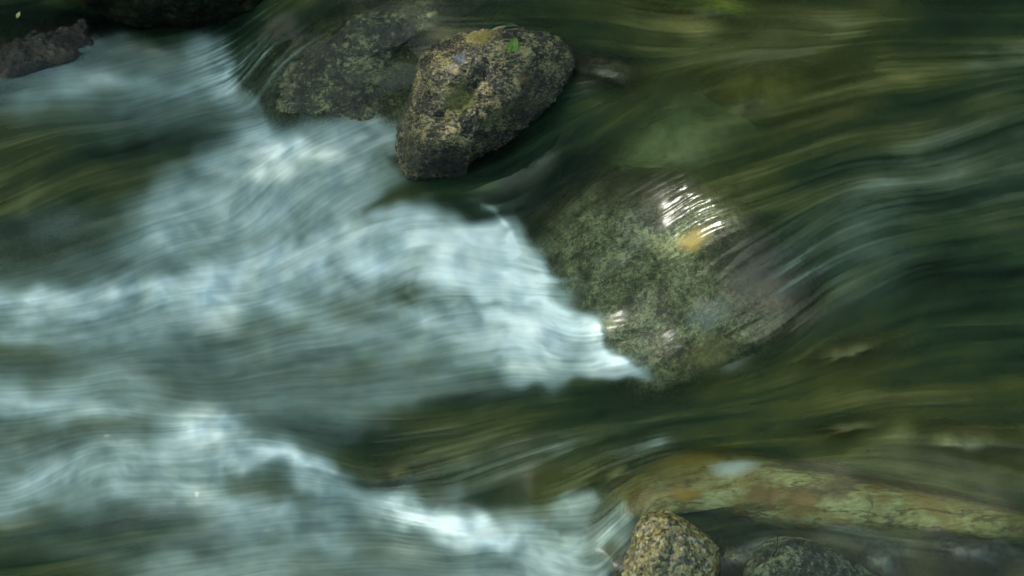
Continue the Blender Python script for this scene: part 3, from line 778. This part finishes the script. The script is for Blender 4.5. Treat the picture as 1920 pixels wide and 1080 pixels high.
# ------------------------------------------------------------------ leaves and twig
M_LEAF = plain_mat('fresh_green_leaf', (.12, .24, .015), (.20, .32, .03), 60, .35, .3)
M_LEAFD = plain_mat('dark_green_leaf', (.012, .035, .006), (.025, .06, .01), 60, .35, .2)
M_LEAFY = plain_mat('yellow_leaf', (.42, .36, .14), (.50, .44, .20), 60, .5, .2)
M_LEAFR = plain_mat('red_brown_leaf', (.16, .05, .012), (.22, .08, .02), 60, .5, .2)
M_TWIG = plain_mat('twig_bark', (.008, .006, .005), (.02, .015, .01), 60, .8)

def on_rock(name, u, v):
    d = Vector(ray(A_([u]), A_([v]))[0]).normalized()
    hit, n, _, _ = ROCKS[name].ray_cast(CAM, d)
    return (hit, n) if hit else (Vector(at_z(A_([u]), A_([v]), A_([.2]))[0]), Vector((0, 0, 1)))

def make_leaf(name, label, mat, base, tip_dir, normal, length, width, cup=.25, curl_=.15):
    root = bpy.data.objects.new(name, None); COL.objects.link(root); root.location = base
    root.empty_display_size = .02
    tag(root, label, 'leaf')
    t = tip_dir.normalized(); n = (normal - t * normal.dot(t)).normalized(); s = t.cross(n)
    V = []; Fc = []; nl, nw = 14, 9
    for i in range(nl):
        f = i / (nl - 1); w = width * .5 * (math.sin(math.pi * f ** .85) ** .8 if 0 < f < 1 else 0.02)
        for j in range(nw):
            g = j / (nw - 1) * 2 - 1
            p = t * (length * f) + s * (w * g) + n * (cup * w * g * g + curl_ * length * f * f - (.0006 if abs(g) < .1 else 0) + .0006 * math.cos(g * 16 + f * 10))
            V.append(p)
    for i in range(nl - 1):
        for j in range(nw - 1):
            a = i * nw + j; Fc.append((a, a + 1, a + nw + 1, a + nw))
    k = len(V)
    V += [p - n * .0006 for p in V]
    Fc += [tuple(x + k for x in q[::-1]) for q in list(Fc)]
    mesh_obj('blade', V, Fc, mat, root)
    mesh_obj('stalk', *tube([-t * length * .22 - n * .002, Vector((0, 0, 0)), t * length * .5 + n * (.0012 + curl_ * length * .25)], [.0011, .0012, .0006]), M_LEAFD, root)
    return root

def tube(P, R, k=6):
    V = []; Fc = []
    for i, p in enumerate(P):
        d = (P[min(i + 1, len(P) - 1)] - P[max(i - 1, 0)]).normalized()
        a = d.orthogonal().normalized(); b = d.cross(a)
        for j in range(k):
            th = 2 * math.pi * j / k
            V.append(p + (a * math.cos(th) + b * math.sin(th)) * R[i])
    for i in range(len(P) - 1):
        for j in range(k):
            Fc.append((i * k + j, i * k + (j + 1) % k, (i + 1) * k + (j + 1) % k, (i + 1) * k + j))
    Fc.append(tuple(range(k))[::-1]); Fc.append(tuple((len(P) - 1) * k + j for j in range(k)))
    return V, Fc

h, n = on_rock('boulder', 955, 100)
make_leaf('leaf', 'bright green oval leaf standing upright on the craggy boulder', M_LEAF, h + n * .004, (UP * 1 + RIGHT * .22 + n * .15), -FWD + RIGHT * .25, .058, .034)
h, n = on_rock('boulder', 944, 62)
make_leaf('leaf', 'dark folded leaf lying across the top of the craggy boulder', M_LEAFD, h + UP * .012 - FWD * .01, RIGHT + UP * .10, -FWD * .6 + UP, .048, .026, .9, .05)
h, n = on_rock('boulder', 897, 58)
make_leaf('leaf', 'small red-brown leaf on the top left edge of the craggy boulder', M_LEAFR, h + n * .005, RIGHT + UP * .3, UP - FWD * .6, .024, .012, .4)
p = Vector(at_z(A_([31.]), A_([34.]), A_([float(sample(HW, A_([31.]), A_([34.]))[0]) + .006]))[0])
make_leaf('leaf', 'pale yellow leaf adrift on black water at the upper left', M_LEAFY, p, RIGHT * .7 + UP, UP - FWD, .026, .016)
h, n = on_rock('green_rock', 1449, 1046)
P = [h - n * .004, h + UP * .018 + RIGHT * .008 - FWD * .004, h + UP * .036 + RIGHT * .011 - FWD * .004, h + UP * .055 + RIGHT * .012, h + UP * .062 + RIGHT * .016]
tw = mesh_obj('twig', *tube(P, [.0025, .002, .0018, .0015, .0022], 8), M_TWIG)
tag(tw, 'thin black twig upright against the dark green rock', 'twig')

# ------------------------------------------------------------------ unseen tree added for its shade; crown gaps are placed to make sun patches
SPOTS = [(825,140,.14,.14),(545,282,.13,.08),(1285,405,.13,.12),(1150,655,.09,.07),(790,965,.18,.08),(795,28,.10,.05),(920,960,.10,.05),(420,795,.08,.05),(400,598,.06,.04),(300,105,.05,.03),(900,60,.08,.05),(1330,20,.20,.05)]
e1 = SUN.cross(Vector((0, 0, 1))).normalized(); e2 = e1.cross(SUN)
holes = []
for u, v, rx, ry in SPOTS:
    q = Vector(at_z(A_([float(u)]), A_([float(v)]), A_([float(sample(HB, A_([float(u)]), A_([float(v)]))[0])]))[0])
    for nm in ('boulder', 'granite_rock'):
        d = Vector(ray(A_([u]), A_([v]))[0]).normalized(); hit = ROCKS[nm].ray_cast(CAM, d)[0]
        if hit and (hit - CAM).length < (q - CAM).length: q = hit
    holes.append((q.dot(e1), q.dot(e2), rx, ry, .25 if (u, v) == (1150, 655) else .42 if (u, v) in ((790, 965), (920, 960)) else .05 if (u, v) in ((825,140), (1285,405), (1240,1010), (900,60), (790,25)) else .18))
cor = [Vector(at_z(A_([float(u)]), A_([float(v)]), A_([0.1]))[0]) for u in (U0, U1) for v in (V0, V1)]
a0, a1 = min(c.dot(e1) for c in cor), max(c.dot(e1) for c in cor)
b0, b1 = min(c.dot(e2) for c in cor), max(c.dot(e2) for c in cor)
NL = 30000
la = RNG.uniform(a0 - .2, a1 + .2, NL); lb = RNG.uniform(b0 - .2, b1 + .2, NL); lt = RNG.uniform(9, 11, NL)
keep = np.ones(NL, bool)
for ha, hb, rx, ry, leak in holes:
    keep &= (((la - ha) / (rx + .04)) ** 2 + ((lb - hb) / (ry + .04)) ** 2 > 1) | (RNG.random(NL) < leak)
la, lb, lt = la[keep], lb[keep], lt[keep]
n = len(la)
cenl = la[:, None] * A_(e1) + lb[:, None] * A_(e2) + lt[:, None] * A_(SUN)
d1 = RNG.standard_normal((n, 3)); d1 /= np.linalg.norm(d1, axis=1, keepdims=True)
nn = A_(SUN) + .6 * RNG.standard_normal((n, 3)); d2 = np.cross(nn, d1); d2 /= np.linalg.norm(d2, axis=1, keepdims=True); d1 = np.cross(d2, nn); d1 /= np.linalg.norm(d1, axis=1, keepdims=True)
sl_ = RNG.uniform(.06, .10, n)[:, None]
LVx = np.stack([cenl - d1 * sl_, cenl + d2 * sl_ * .55, cenl + d1 * sl_, cenl - d2 * sl_ * .55], 1).reshape(-1, 3)
tree = bpy.data.objects.new('added_shade_tree', None); COL.objects.link(tree); tree.location = (-9.5, 4.2, .4)
tag(tree, 'unseen leafy tree added to dapple the stream with shade', 'tree')
M_CROWN = plain_mat('tree_leaves', (.03, .07, .012), (.06, .11, .02), 3, .5, .25)
TB = A_(tree.location)
crown = mesh_obj('crown', LVx - TB, np.arange(4 * n).reshape(n, 4), M_CROWN, tree, smooth=False)
M_BARK = plain_mat('tree_bark', (.03, .025, .018), (.08, .065, .05), 9, .9)
cc = Vector(cenl.mean(0)) - Vector(TB)
tv, tf = tube([Vector((0, 0, -.9)), Vector((.1, 0, 1.2)), Vector((.4, -.1, 2.6)), Vector((.9, -.3, 3.8)), cc + Vector((-.6, .2, .3))], [.24, .19, .15, .1, .03], 12)
for k in range(7):
    e = cc + Vector((random.uniform(-1.5, 1.8), random.uniform(-2.4, 2.4), random.uniform(-.6, .6)))
    s0 = Vector((.4, -.1, 2.6)).lerp(Vector((.9, -.3, 3.8)), random.random())
    v2, f2 = tube([s0, s0.lerp(e, .5) + Vector((0, 0, .25)), e], [.06, .035, .01], 8)
    f2 = [tuple(i + len(tv) for i in q) for q in f2]; tv = tv + v2; tf = tf + f2
mesh_obj('added_trunk', tv, tf, M_BARK, tree)
